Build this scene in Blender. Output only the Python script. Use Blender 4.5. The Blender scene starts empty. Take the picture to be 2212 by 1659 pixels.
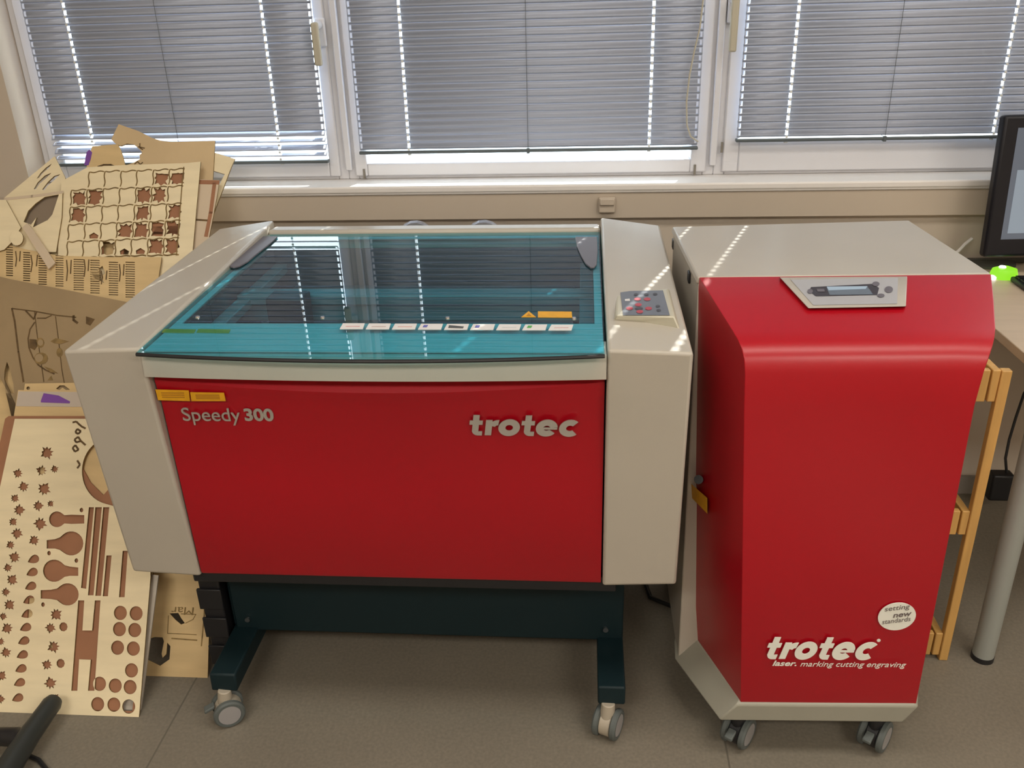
import bpy, bmesh, math, random
from mathutils import Vector, Matrix
random.seed(4)
PI = math.pi
S = bpy.context.scene
COL = S.collection
# ------------------------------------------------------------ camera
F_PX, PITCH, ROLL, YAW = 1912.475, 0.427733, -0.030048, 0.087357
CAM = Vector((0.3621, -1.36882, 1.466274))
FW = Vector((-math.sin(YAW)*math.cos(PITCH), math.cos(YAW)*math.cos(PITCH), -math.sin(PITCH)))
R0 = Vector((math.cos(YAW), math.sin(YAW), 0)); U0 = R0.cross(FW)
RT = math.cos(ROLL)*R0 + math.sin(ROLL)*U0
UP = -math.sin(ROLL)*R0 + math.cos(ROLL)*U0
cd = bpy.data.cameras.new('camera'); cam = bpy.data.objects.new('camera', cd); COL.objects.link(cam)
cd.sensor_width = 36; cd.lens = F_PX*36/2212; cd.clip_start = .02
M = Matrix.Identity(4)
for i in range(3):
    M[i][0], M[i][1], M[i][2], M[i][3] = RT[i], UP[i], -FW[i], CAM[i]
cam.matrix_world = M
S.camera = cam
# ------------------------------------------------------------ light
S.view_settings.view_transform = 'Standard'; S.view_settings.look = 'None'
S.view_settings.gamma = 1; S.view_settings.exposure = 0.0; S.view_settings.use_curve_mapping = False
W = bpy.data.worlds.new('sky'); S.world = W; W.use_nodes = True
bg = W.node_tree.nodes['Background']; bg.inputs[0].default_value = (.80, .90, 1, 1); bg.inputs[1].default_value = 5
sd = bpy.data.lights.new('sun', 'SUN'); sun = bpy.data.objects.new('sun', sd); COL.objects.link(sun)
sd.energy = 11; sd.angle = .0093; sd.color = (1, .96, .9)
EL = math.radians(36); az = Vector((-.35, -1, 0)).normalized()
dirv = az*math.cos(EL) + Vector((0, 0, -math.sin(EL)))
sun.rotation_euler = dirv.to_track_quat('-Z', 'Y').to_euler()
sun.location = (1.5, 4, 4)
for (x, y, e) in ((-.6, -.45, 11), (1.2, -.45, 15), (2.7, -.45, 12), (-.5, -2.5, 42), (2.1, -2.5, 48)):
    ld = bpy.data.lights.new('ceiling_light', 'AREA'); lo = bpy.data.objects.new('ceiling_light', ld); COL.objects.link(lo)
    ld.shape = 'RECTANGLE'; ld.size = 1.3; ld.size_y = .5; ld.energy = e; ld.color = (1, .935, .84)
    lo.location = (x, y, 2.66)

# ------------------------------------------------------------ helpers
def ray(px, py):
    return FW + RT*((px-1106)/F_PX) - UP*((py-829.5)/F_PX)
def at(px, py, X=None, Y=None, Z=None):
    d = ray(px, py)
    t = (X-CAM.x)/d.x if X is not None else (Y-CAM.y)/d.y if Y is not None else (Z-CAM.z)/d.z
    return CAM + d*t
def tag(o, label=None, cat=None, group=None, kind=None):
    if label: o['label'] = label
    if cat: o['category'] = cat
    if group: o['group'] = group
    if kind: o['kind'] = kind
    return o
def empty(name, loc, label=None, cat=None, group=None, kind=None):
    o = bpy.data.objects.new(name, None); COL.objects.link(o); o.location = loc; o.empty_display_size = .05
    return tag(o, label, cat, group, kind)
def mat(name, col, rough=.5, metal=0, spec=.5, var=0, vscale=8, bump=0, bscale=200, coat=0, stretch=None, sheen=0):
    m = bpy.data.materials.new(name); m.use_nodes = True
    nt = m.node_tree; b = nt.nodes['Principled BSDF']
    b.inputs['Base Color'].default_value = (*col, 1); b.inputs['Roughness'].default_value = rough
    b.inputs['Metallic'].default_value = metal; b.inputs['Specular IOR Level'].default_value = spec
    b.inputs['Coat Weight'].default_value = coat
    if var or bump:
        tc = nt.nodes.new('ShaderNodeTexCoord'); mp = nt.nodes.new('ShaderNodeMapping')
        nt.links.new(tc.outputs['Object'], mp.inputs[0])
        if stretch: mp.inputs['Scale'].default_value = stretch
    if var:
        n = nt.nodes.new('ShaderNodeTexNoise'); n.inputs['Scale'].default_value = vscale; n.inputs['Detail'].default_value = 5
        nt.links.new(mp.outputs[0], n.inputs[0])
        r = nt.nodes.new('ShaderNodeMapRange'); r.inputs[1].default_value = .3; r.inputs[2].default_value = .7
        r.inputs[3].default_value = 1-var; r.inputs[4].default_value = 1+var
        nt.links.new(n.outputs[0], r.inputs[0])
        x = nt.nodes.new('ShaderNodeVectorMath'); x.operation = 'SCALE'; x.inputs[0].default_value = col
        nt.links.new(r.outputs[0], x.inputs['Scale']); nt.links.new(x.outputs[0], b.inputs['Base Color'])
    if bump:
        n2 = nt.nodes.new('ShaderNodeTexNoise'); n2.inputs['Scale'].default_value = bscale
        nt.links.new(mp.outputs[0], n2.inputs[0])
        bp = nt.nodes.new('ShaderNodeBump'); bp.inputs['Strength'].default_value = bump; bp.inputs['Distance'].default_value = .002
        nt.links.new(n2.outputs[0], bp.inputs['Height']); nt.links.new(bp.outputs[0], b.inputs['Normal'])
    return m
def glass(name, tint, ior=1.45, rough=0.0, boost=1.0):
    m = bpy.data.materials.new(name); m.use_nodes = True; nt = m.node_tree; nt.nodes.clear()
    o = nt.nodes.new('ShaderNodeOutputMaterial'); mx = nt.nodes.new('ShaderNodeMixShader')
    tr = nt.nodes.new('ShaderNodeBsdfTransparent'); tr.inputs[0].default_value = (*tint, 1)
    gl = nt.nodes.new('ShaderNodeBsdfAnisotropic'); gl.inputs['Roughness'].default_value = rough
    gl.inputs['Color'].default_value = (boost, boost, boost, 1)
    fr = nt.nodes.new('ShaderNodeFresnel'); fr.inputs[0].default_value = ior
    ge = nt.nodes.new('ShaderNodeNewGeometry'); sb = nt.nodes.new('ShaderNodeMath'); sb.operation = 'SUBTRACT'; sb.inputs[0].default_value = 1
    ml = nt.nodes.new('ShaderNodeMath'); ml.operation = 'MULTIPLY'
    nt.links.new(ge.outputs['Backfacing'], sb.inputs[1]); nt.links.new(fr.outputs[0], ml.inputs[0]); nt.links.new(sb.outputs[0], ml.inputs[1])
    nt.links.new(ml.outputs[0], mx.inputs[0]); nt.links.new(tr.outputs[0], mx.inputs[1]); nt.links.new(gl.outputs[0], mx.inputs[2])
    nt.links.new(mx.outputs[0], o.inputs[0]); return m
def emit(name, col, st):
    m = mat(name, (.02, .02, .02), .3); b = m.node_tree.nodes['Principled BSDF']
    b.inputs['Emission Color'].default_value = (*col, 1); b.inputs['Emission Strength'].default_value = st
    return m

class MB:
    def __init__(s): s.v = []; s.f = []
    def add(s, vs, fs):
        n = len(s.v); s.v += [tuple(v) for v in vs]; s.f += [tuple(i+n for i in f) for f in fs]; return s
    def box(s, x0, x1, y0, y1, z0, z1):
        vs = [(x, y, z) for z in (z0, z1) for y in (y0, y1) for x in (x0, x1)]
        return s.add(vs, [(0, 2, 3, 1), (4, 5, 7, 6), (0, 1, 5, 4), (2, 6, 7, 3), (0, 4, 6, 2), (1, 3, 7, 5)])
    def loft(s, loops, cap=True, closed=True):
        n = len(loops[0]); vs = [p for l in loops for p in l]; fs = []
        for k in range(len(loops)-1):
            for i in range(n if closed else n-1):
                j = (i+1) % n; fs.append((k*n+i, k*n+j, (k+1)*n+j, (k+1)*n+i))
        if cap: fs += [tuple(range(n))[::-1], tuple(range((len(loops)-1)*n, len(loops)*n))]
        return s.add(vs, fs)
    def prism(s, pts, vec):
        return s.loft([[Vector(p) for p in pts], [Vector(p)+Vector(vec) for p in pts]])
    def cyl(s, p0, p1, r0, r1=None, n=20, cap=True):
        p0, p1 = Vector(p0), Vector(p1); r1 = r0 if r1 is None else r1
        d = (p1-p0).normalized(); a = d.orthogonal().normalized(); b = d.cross(a)
        L = [[p+(a*math.cos(2*PI*i/n)+b*math.sin(2*PI*i/n))*r for i in range(n)] for p, r in ((p0, r0), (p1, r1))]
        return s.loft(L, cap)
    def revolve(s, c, axis, prof, n=28):   # prof: list of (along axis, radius)
        c = Vector(c); d = Vector(axis).normalized(); a = d.orthogonal().normalized(); b = d.cross(a)
        return s.loft([[c+d*h+(a*math.cos(2*PI*i/n)+b*math.sin(2*PI*i/n))*max(r, 1e-4) for i in range(n)] for h, r in prof])
    def tube(s, pts, r, n=8, cap=True, rr=None):
        pts = [Vector(p) for p in pts]; L = []; a = None
        for i, p in enumerate(pts):
            d = (pts[min(i+1, len(pts)-1)]-pts[max(i-1, 0)]).normalized()
            a = d.orthogonal().normalized() if a is None else (a-d*a.dot(d)).normalized()
            b = d.cross(a); q = rr[i] if rr else r
            L.append([p+(a*math.cos(2*PI*k/n)+b*math.sin(2*PI*k/n))*q for k in range(n)])
        return s.loft(L, cap)
    def build(s, name, m, parent=None, bevel=0, seg=2, smooth=False, solid=0, label=None, loc=None, fix=True):
        me = bpy.data.meshes.new(name)
        off = Vector(loc) if loc is not None else Vector((0, 0, 0))
        if parent is not None: off = parent.matrix_world.translation if not parent.get('_off') else Vector(parent['_off'])
        me.from_pydata([tuple(Vector(v)-off) for v in s.v], [], s.f); me.update()
        if fix:
            bm = bmesh.new(); bm.from_mesh(me); bmesh.ops.recalc_face_normals(bm, faces=bm.faces); bm.to_mesh(me); bm.free()
        for mm in (m if isinstance(m, (list, tuple)) else [m]): me.materials.append(mm)
        o = bpy.data.objects.new(name, me); COL.objects.link(o)
        if parent is not None:
            o.parent = parent
        else: o.location = off
        o['_off'] = tuple(off)
        if bevel:
            b = o.modifiers.new('bevel', 'BEVEL'); b.width = bevel; b.segments = seg; b.limit_method = 'ANGLE'; b.angle_limit = math.radians(35)
        if solid:
            b = o.modifiers.new('solid', 'SOLIDIFY'); b.thickness = solid
        if smooth or bevel:
            for p in me.polygons: p.use_smooth = True
            if smooth and smooth is not True: pass
        if smooth or bevel:
            try: me.set_sharp_from_angle(angle=math.radians(38))
            except Exception: pass
        if label: o['label'] = label
        return o
def thing(name, loc, *a, **k):
    o = empty(name, loc, *a, **k); o['_off'] = tuple(loc); return o
DG = bpy.context.evaluated_depsgraph_get
def curve_mesh(cu, name):
    tmp = bpy.data.objects.new('tmp', cu); COL.objects.link(tmp)
    dg = DG(); dg.update()
    me = bpy.data.meshes.new_from_object(tmp.evaluated_get(dg)); bpy.data.objects.remove(tmp)
    me.name = name; return me
def text(name, body, height, M4, m, parent, bold=0.0, shear=0.0, width=None, depth=.0006, space=1.0, label=None):
    cu = bpy.data.curves.new(name, 'FONT'); cu.body = body; cu.size = 1; cu.extrude = .004; cu.offset = bold; cu.shear = shear
    cu.align_x = 'LEFT'; cu.align_y = 'BOTTOM_BASELINE' if False else 'TOP_BASELINE'; cu.space_character = space
    me = curve_mesh(cu, name)
    xs = [v.co.x for v in me.vertices]; ys = [v.co.y for v in me.vertices]
    sy = height/(max(ys)-min(ys)); sx = (width/(max(xs)-min(xs))) if width else sy
    x0, y0 = min(xs), min(ys)
    for v in me.vertices: v.co = Vector(((v.co.x-x0)*sx, (v.co.y-y0)*sy, v.co.z*depth/.008))
    me.materials.clear(); me.materials.append(m)
    off = Vector(parent['_off'])
    o = bpy.data.objects.new(name, me); COL.objects.link(o); o.parent = parent
    o.matrix_local = Matrix.Translation(-off) @ M4
    if label: o['label'] = label
    return o
def frame(o, ex, ey):
    ex = Vector(ex).normalized(); ey = Vector(ey); ey = (ey-ex*ey.dot(ex)).normalized(); ez = ex.cross(ey); m = Matrix.Identity(4)
    for i in range(3): m[i][0], m[i][1], m[i][2], m[i][3] = ex[i], ey[i], ez[i], o[i]
    return m
def lerp(a, b, t): return a+(b-a)*t

def logo(name, x0, y0, w, h, M4, m, parent, shear=.22, depth=.0012):
    """heavy italic lower case wordmark t-r-o-t-e-c built from bars and rings"""
    b = MB(); X = [0.0]
    def q(pts): X[0] += 1; b.prism([Vector((x+shear*y, y, 0)) for x, y in pts], (0, 0, 1+.0015*X[0]))
    def arc(cx, cy, R1, R0, a0, a1, n=30):
        for k in range(n):
            t0 = math.radians(lerp(a0, a1, k/n)); t1 = math.radians(lerp(a0, a1, (k+1)/n))
            q([(cx+R0*math.cos(t0), cy+R0*math.sin(t0)), (cx+R1*math.cos(t0), cy+R1*math.sin(t0)), (cx+R1*math.cos(t1), cy+R1*math.sin(t1)), (cx+R0*math.cos(t1), cy+R0*math.sin(t1))])
    def t(x):
        q([(x+.12, .22), (x+.44, .22), (x+.44, 1.30), (x+.12, 1.30)]); q([(x-.04, .68), (x+.62, .68), (x+.62, .94), (x-.04, .94)])
        arc(x+.44, .30, .32, .0, 180, 270, 8); q([(x+.44, -.02), (x+.64, -.02), (x+.64, .24), (x+.44, .24)])
    t(0)
    x = .78; q([(x, 0), (x+.33, 0), (x+.33, .98), (x, .98)]); arc(x+.62, .52, .46, .14, 84, 165, 10)
    arc(1.98, .5, .54, .19, 0, 360, 40)
    t(2.62)
    arc(3.86, .5, .54, .17, 8, 322, 36); q([(3.70, .42), (4.39, .42), (4.39, .54), (3.70, .54)]); 
    arc(5.02, .5, .54, .19, 48, 312, 32)
    xs_ = [v[0] for v in b.v]; ys_ = [v[1] for v in b.v]; ax, ay = min(xs_), min(ys_); sx = w/(max(xs_)-ax); sy = h/(max(ys_)-ay)
    b.v = [((v[0]-ax)*sx+x0, (v[1]-ay)*sy+y0, v[2]*depth) for v in b.v]
    me = bpy.data.meshes.new(name); me.from_pydata(b.v, [], b.f); me.materials.append(m)
    bm = bmesh.new(); bm.from_mesh(me); bmesh.ops.recalc_face_normals(bm, faces=bm.faces); bm.to_mesh(me); bm.free()
    o = bpy.data.objects.new(name, me); COL.objects.link(o); o.parent = parent; o.matrix_local = Matrix.Translation(-Vector(parent['_off'])) @ M4
    return o
# ------------------------------------------------------------ materials
m_grey = mat('cream grey powder coat', (.47, .43, .365), .30, var=.03, vscale=5, bump=.06, bscale=900)
m_grey2 = mat('grey green powder coat', (.34, .33, .27), .45, var=.03, bump=.06, bscale=900)
m_red = mat('red powder coat', (.40, .0012, .010), .34, spec=.5, var=.04, vscale=3, bump=.05, bscale=900)
m_dkred = mat('dark red slot', (.08, .0, .004), .5)
m_navy = mat('dark blue grey steel', (.004, .016, .020), .55, spec=.3, bump=.05, bscale=600)
m_black = mat('black plastic', (.012, .012, .014), .45)
m_rub = mat('grey rubber tyre', (.10, .115, .11), .6)
m_hub = mat('grey wheel hub', (.32, .31, .31), .5)
m_wheelc = mat('beige castor body', (.42, .37, .29), .5)
m_chrome = mat('brushed metal letters', (.50, .47, .43), .38, metal=.45)
m_steel = mat('bright steel', (.7, .7, .7), .25, metal=1)
m_lid = glass('blue tinted acrylic', (.50, .86, .93), 1.5)
m_under = mat('white under lid paint', (.50, .52, .50), .6)
m_yel = mat('yellow warning label', (.72, .36, .01), .45, var=.08, vscale=60)
m_yelf = mat('yellow label frame', (.45, .2, .01), .5)
m_lab = mat('white printed label', (.75, .72, .70), .4)
m_white = mat('white vinyl letters', (.80, .80, .72), .45)
m_wall = mat('warm white wall paint', (.57, .49, .40), .8, var=.03, vscale=2, bump=.08, bscale=150)
m_ceil = mat('white ceiling', (.8, .78, .74), .9)
m_floor = None
m_pvc = mat('white window frame', (.68, .68, .71), .35, var=.02, vscale=4)
m_sill = mat('white window sill', (.80, .77, .74), .35)
m_trunk = mat('cream cable duct', (.54, .46, .37), .5, var=.03, vscale=2)
m_slat = mat('grey blue blind slat', (.375, .42, .53), .38, metal=.15, var=.03, vscale=1.5)
m_rail = mat('dark blind rail', (.10, .12, .13), .4, metal=.3)
m_cord = mat('pale cord', (.62, .63, .62), .6)
m_handle = mat('beige window handle', (.48, .45, .36), .4)
m_wglass = glass('window glass', (.97, .99, .98), 1.4)
m_ply = mat('pale birch plywood', (.82, .70, .46), .6, var=.06, vscale=5, stretch=(1, 7, 1), bump=.04, bscale=120)
m_ply2 = mat('golden plywood', (.66, .48, .24), .6, var=.07, vscale=5, stretch=(1, 7, 1), bump=.04)
m_tan = mat('tan fibreboard', (.33, .235, .125), .65, var=.06, vscale=7, bump=.05)
m_tan2 = mat('orange tan plywood', (.62, .46, .26), .6, var=.05, vscale=6, bump=.04)
m_mdf = mat('brown fibreboard', (.34, .155, .078), .7, var=.08, vscale=12)
m_pink = mat('pale pink board', (.62, .50, .36), .6, var=.04)
m_gbrd = mat('pale grey board', (.50, .45, .38), .6, var=.04)
m_burn = mat('burnt laser edge', (.24, .155, .055), .8, var=.3, vscale=60)
m_dburn = mat('dark burnt engraving', (.12, .07, .025), .8, var=.3, vscale=60)
m_purple = mat('purple marker ink', (.20, .07, .36), .5)
m_tape = mat('milky adhesive tape', (.56, .48, .40), .25)
m_pine = mat('varnished pine', (.62, .36, .11), .4, var=.12, vscale=6, stretch=(9, 9, 1), bump=.05)
m_desk = mat('light beech desk top', (.56, .44, .32), .4, var=.05, vscale=6, stretch=(1, 8, 1))
m_desk_e = mat('beige desk edge', (.42, .34, .24), .5)
m_leg = mat('grey painted steel leg', (.36, .38, .35), .4, metal=.2)
m_foil = mat('silver foil duct', (.62, .62, .66), .25, metal=.9)
m_scr = emit('monitor screen', (.10, .115, .14), 1.0)
m_scr2 = emit('bright page on screen', (.25, .29, .33), 1.0)
m_bez = mat('black monitor bezel', (.009, .009, .013), .4, spec=.3)
m_green = emit('green glow', (.28, .75, .02), 1.1)
m_gw = emit('white indicator light', (1, 1, .95), 3)
m_greyflap = mat('grey hinge plate', (.13, .12, .14), .4)
m_keyp = mat('dark grey keypad film', (.13, .14, .17), .4)
m_keyred = mat('red key symbol', (.42, .04, .06), .45)
m_keydk = mat('dark key symbol', (.045, .04, .05), .45)
m_silver = mat('silver grey film', (.38, .38, .40), .4)
m_lcd = emit('display window', (.45, .55, .62), .75)
m_lcdd = mat('display glass', (.13, .16, .2), .15)
m_inner = mat('dark machine interior', (.035, .05, .055), .6)
m_inner2 = mat('grey gantry metal', (.22, .24, .24), .45, metal=.3)

def floor_mat():
    m = mat('grey vinyl floor', (.205, .18, .14), .48, var=.07, vscale=3, bump=.03, bscale=300)
    nt = m.node_tree; b = nt.nodes['Principled BSDF']
    src = b.inputs['Base Color'].links[0].from_socket
    tc = nt.nodes.new('ShaderNodeTexCoord'); sp = nt.nodes.new('ShaderNodeSeparateXYZ'); nt.links.new(tc.outputs['Object'], sp.inputs[0])
    prev = None
    for ax, off, per in ((0, .535, 1.2), (1, .9, 2.4)):
        a = nt.nodes.new('ShaderNodeMath'); a.operation = 'ADD'; a.inputs[1].default_value = off+per*10+.002
        nt.links.new(sp.outputs[ax], a.inputs[0])
        w = nt.nodes.new('ShaderNodeMath'); w.operation = 'MODULO'; w.inputs[1].default_value = per; nt.links.new(a.outputs[0], w.inputs[0])
        c = nt.nodes.new('ShaderNodeMath'); c.operation = 'LESS_THAN'; c.inputs[1].default_value = .004; nt.links.new(w.outputs[0], c.inputs[0])
        if prev is None: prev = c
        else:
            d = nt.nodes.new('ShaderNodeMath'); d.operation = 'MAXIMUM'; nt.links.new(prev.outputs[0], d.inputs[0]); nt.links.new(c.outputs[0], d.inputs[1]); prev = d
    # fine speckle
    n = nt.nodes.new('ShaderNodeTexNoise'); n.inputs['Scale'].default_value = 140; nt.links.new(tc.outputs['Object'], n.inputs[0])
    r = nt.nodes.new('ShaderNodeMapRange'); r.inputs[1].default_value = .3; r.inputs[2].default_value = .7; r.inputs[3].default_value = .9; r.inputs[4].default_value = 1.1
    nt.links.new(n.outputs[0], r.inputs[0])
    x = nt.nodes.new('ShaderNodeVectorMath'); x.operation = 'SCALE'; nt.links.new(src, x.inputs[0]); nt.links.new(r.outputs[0], x.inputs['Scale'])
    mx = nt.nodes.new('ShaderNodeMix'); mx.data_type = 'RGBA'; nt.links.new(prev.outputs[0], mx.inputs['Factor'])
    nt.links.new(x.outputs[0], mx.inputs['A']); mx.inputs['B'].default_value = (.13, .115, .09, 1)
    nt.links.new(mx.outputs['Result'], b.inputs['Base Color'])
    return m
m_floor = floor_mat()

# ------------------------------------------------------------ room
XL, XR, YB, YW, ZC = -2.6, 3.4, -3.6, 1.06, 2.75
YF = 1.14                        # face of the window frames
WX0, WX1, WZ0, WZ1 = -1.215, 2.35, .958, 2.5
st = lambda o: tag(o, kind='structure')
st(MB().box(XL, XR, YB, 1.4, -.1, 0).build('floor', m_floor))
st(MB().box(XL, XR, YB, 1.4, ZC, ZC+.1).build('ceiling', m_ceil))
st(MB().box(XL-.1, XL, YB, 1.4, 0, ZC).build('wall_left', m_wall))
st(MB().box(XR, XR+.1, YB, 1.4, 0, ZC).build('wall_right', m_wall))
st(MB().box(XL, XR, YB-.1, YB, 0, ZC).build('wall_front', m_wall))
b = MB(); b.box(XL, XR, YW, 1.36, 0, WZ0-.022); b.box(XL, XR, YW, 1.36, WZ1, ZC)
b.box(XL, WX0, YW, 1.36, WZ0-.022, WZ1); b.box(WX1, XR, YW, 1.36, WZ0-.022, WZ1)
st(b.build('wall_back', m_wall))
b = MB(); b.box(WX0-.0, WX1, 1.030, 1.2, WZ0-.022, WZ0); b.box(WX0, WX1, 1.027, 1.038, WZ0-.016, WZ0+.0035)
st(b.build('trim_1', m_sill, bevel=.007, seg=4))
# cable trunking
b = MB(); b.box(XL+.0, XR, 1.036, YW, .866, WZ0-.022)
st(b.build('trim_2', m_trunk, bevel=.002))
st(MB().box(XL, XR, 1.05, YW, 0, .06).build('baseboard_back', mat('grey baseboard', (.3, .28, .25), .5)))

def window(n, x0, x1, gx0, gx1, gz0, handle=None, caps=()):
    w = tag(thing('window_%d' % n, ((x0+x1)/2, YF, WZ0)), kind='structure')
    b = MB()
    fo = .03
    for (a, c, d, e) in ((x0, x0+fo, WZ0, WZ1), (x1-fo, x1, WZ0, WZ1), (x0+fo, x1-fo, WZ0, WZ0+.012), (x0+fo, x1-fo, WZ1-.04, WZ1)):
        b.box(a, c, YF+.012, 1.21, d, e)
    b.build('window_frame', m_pvc, w, bevel=.003)
    b = MB(); sx0, sx1, sz0, sz1 = x0+.022, x1-.022, WZ0+.010, WZ1-.03
    for (a, c, d, e) in ((sx0, gx0, sz0, sz1), (gx1, sx1, sz0, sz1), (gx0, gx1, sz0, gz0), (gx0, gx1, sz1-.05, sz1)):
        b.box(a, c, YF, 1.195, d, e)
    b.build('sash', m_pvc, w, bevel=.004)
    MB().box(gx0-.01, gx1+.01, 1.165, 1.171, gz0-.01, sz1-.04).build('pane', m_wglass, w)
    if handle:
        hx, z1, z0 = handle
        h = MB().box(hx-.014, hx+.014, YF-.010, YF, z1-.055, z1+.018).build('handle_plate', m_pvc, w, bevel=.009, seg=4)
        b = MB(); b.cyl((hx-.001, YF-.012, z1), (hx-.001, YF-.05, z1), .0095, n=18)
        b.build('handle_neck', m_pvc, h, smooth=True)
        MB().box(hx-.012, hx+.008, YF-.058, YF-.042, z0, z1+.008).build('handle_lever', m_handle, h, bevel=.005, seg=3)
    for cx, cz in caps:
        MB().box(cx-.003, cx+.003, YF-.004, YF, cz-.014, cz+.014).build('hinge_cap', mat('hinge cap', (.2, .18, .15), .5), w)
    return w
window(1, WX0, -.31, -1.145, -.362, 1.012, (-.343, 1.372, 1.272))
window(2, -.31, .72, -.252, .655, 1.004, None, ((-.262, .975), (.668, .975)))
window(3, .72, 1.78, .785, 1.70, 1.056, (.742, 1.405, 1.283), ((.738, 1.035),))
window(4, 1.78, WX1, 1.84, 2.28, 1.03)
# proud cover strips between the sashes
for k, x in enumerate((-.305, .716)):
    st(MB().box(x-.009, x+.009, YF-.006, YF+.02, WZ0+.028, WZ1).build('trim_%d' % (3+k), m_pvc, bevel=.003))

# ------------------------------------------------------------ blinds
def blind(x0, x1, zb, ladders, thin, label, opened=0, cord=None, rail_col=None):
    Yb = 1.118
    t = thing('venetian_blind', ((x0+x1)/2, Yb, zb), label, 'blind', 'venetian blinds in front of the windows')
    pitch, wdt = .0192, .025
    b = MB(); z = zb+.012; i = 0
    hol = [(x0+.003, x0+.0085), (x1-.0085, x1-.003)] + [(l-.0038, l+.0038) for l in ladders]
    xs = sorted([x0, x1]+[v for h in hol for v in h])
    n = 6
    while z < 2.44:
        th = math.radians(78 if i >= opened else (18 if i % 2 == 0 else 35))
        th += math.radians(random.uniform(-1.5, 1.5))
        prof = []
        for k in range(n+1):
            s = (k/n-.5)*wdt; c = .0036*(1-(2*k/n-1)**2)
            # s runs from the room-side lower edge to the window-side upper edge
            prof.append((Yb+s*math.cos(th)-c*math.sin(th), z+wdt/2+s*math.sin(th)+c*math.cos(th)))
        dz = [random.uniform(-.0004, .0004) for _ in range(2)]
        vs = []; fs = []
        for x in xs:
            w = (x-x0)/(x1-x0)
            for (yy, zz) in prof: vs.append((x, yy, zz+lerp(dz[0], dz[1], w)))
        for a in range(len(xs)-1):
            mid = (xs[a]+xs[a+1])/2; isx = any(h[0] < mid < h[1] for h in hol)
            for k in range(n):
                if isx and 1 <= k <= 3: continue
                fs.append((a*(n+1)+k, (a+1)*(n+1)+k, (a+1)*(n+1)+k+1, a*(n+1)+k+1))
        b.add(vs, fs); z += pitch*(1 if i >= opened else 1.0); i += 1
    b.build('slats', m_slat, t, smooth=True, solid=.0003, fix=False)
    MB().box(x0-.002, x1+.002, Yb-.011, Yb+.011, zb, zb+.009).build('bottom_rail', m_rail, t, bevel=.003)
    MB().box(x0-.002, x1+.002, Yb-.014, Yb+.014, 2.445, 2.475).build('head_rail', m_pvc, t, bevel=.003)
    for l in ladders:
        c = MB(); c.tube([(l-.0012, Yb-.0085, zb), (l-.0012, Yb-.0085, 2.45)], .0005, 5); c.tube([(l+.0012, Yb-.0085, zb), (l+.0012, Yb-.0085, 2.45)], .0005, 5)
        zz = zb+.012
        while zz < 2.44:      # short loop of tape round every slat
            c.box(l-.0030, l+.0030, Yb-.0102, Yb-.0086, zz-.0020, zz+.0035); zz += pitch
        c.build('ladder_cord', m_cord, t)
        MB().cyl((l, Yb, zb-.004), (l, Yb, zb+.001), .005, n=12).build('rail_button', m_cord, t)
    for l in thin:
        MB().tube([(l, Yb-.0105, zb), (l, Yb-.0105, 2.45)], .0007, 5).build('lift_cord', m_rail, t)
        MB().box(l-.004, l+.004, Yb-.013, Yb+.012, zb-.003, zb+.011).build('cord_clip', m_rail, t, bevel=.001)
    if cord:
        MB().tube(cord, .0022, 6).build('pull_cord', m_handle, t, smooth=True)
    return t
def lx(px, py): return at(px, py, Y=1.118).x
blind(-1.150, -.356, 1.012, [lx(172, 165), lx(585, 165)], [lx(352, 100)], 'grey blind left of both window posts, its lowest slats tilted open', 4)
cp = [at(1519, 0, Y=1.09), at(1512, 60, Y=1.092), at(1500, 110, Y=1.093), at(1490, 160, Y=1.094), at(1483, 220, Y=1.095), at(1484, 270, Y=1.097), at(1492, 295, Y=1.10), at(1508, 306, Y=1.105)]
top = cp[0]; cp = [Vector((top.x+.01, 1.1, 2.4)), Vector((top.x+.004, 1.095, 1.8))]+cp
blind(-.262, .668, 1.034, [lx(868, 100), lx(1407, 165)], [lx(1137, 100)], 'middle grey blind with a bright strip of daylight under its rail', 0, cp)
blind(.772, 1.715, 1.052, [lx(1712, 150), lx(2172, 140)], [lx(1930, 150)], 'grey blind right of both window posts, ending above the monitor', 0)

# wall socket on the trunking
t = thing('wall_socket', (.425, 1.034, .900), 'small cream wall socket on the cable duct below the middle window', 'socket')
MB().box(.402, .448, 1.020, 1.034, .884, .927).build('socket_body', m_trunk, t, bevel=.004)
MB().box(.405, .445, 1.013, 1.021, .906, .925).build('socket_cover', m_trunk, t, bevel=.003)

# ------------------------------------------------------------ laser cutter
HZ, HB = .898, .393
LC = thing('laser_cutter', (0, .37, 0), 'wide red and grey laser engraving machine with a blue tinted glass lid', 'laser cutter')
def panel(s):
    xo, xi = .545*s, .403*s
    o = [(xo, 0, HZ), (xo, .742, .922), (xo, .742, .42), (xo, .20, .36), (xo, .043, HB+.003)]
    i = [(xi, -.002, HZ+.006), (xi, .745, .942), (xi, .745, .42), (xi, .20, .36), (xi, .040, HB-.002)]
    return MB().loft([[Vector(p) for p in o], [Vector(p) for p in i]])
pl = panel(-1).build('side_panel', m_grey, LC, bevel=.006, seg=3)
pr = panel(1).build('side_panel', m_grey, LC, bevel=.006, seg=3)
# rear beam and inner cheeks
b = MB(); b.prism([(-.403, .690, .60), (-.403, .742, .60), (-.403, .742, .9275), (-.403, .690, .9297)], (.806, 0, 0)); b.build('rear_beam', m_grey, LC, bevel=.008, seg=3)
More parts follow.
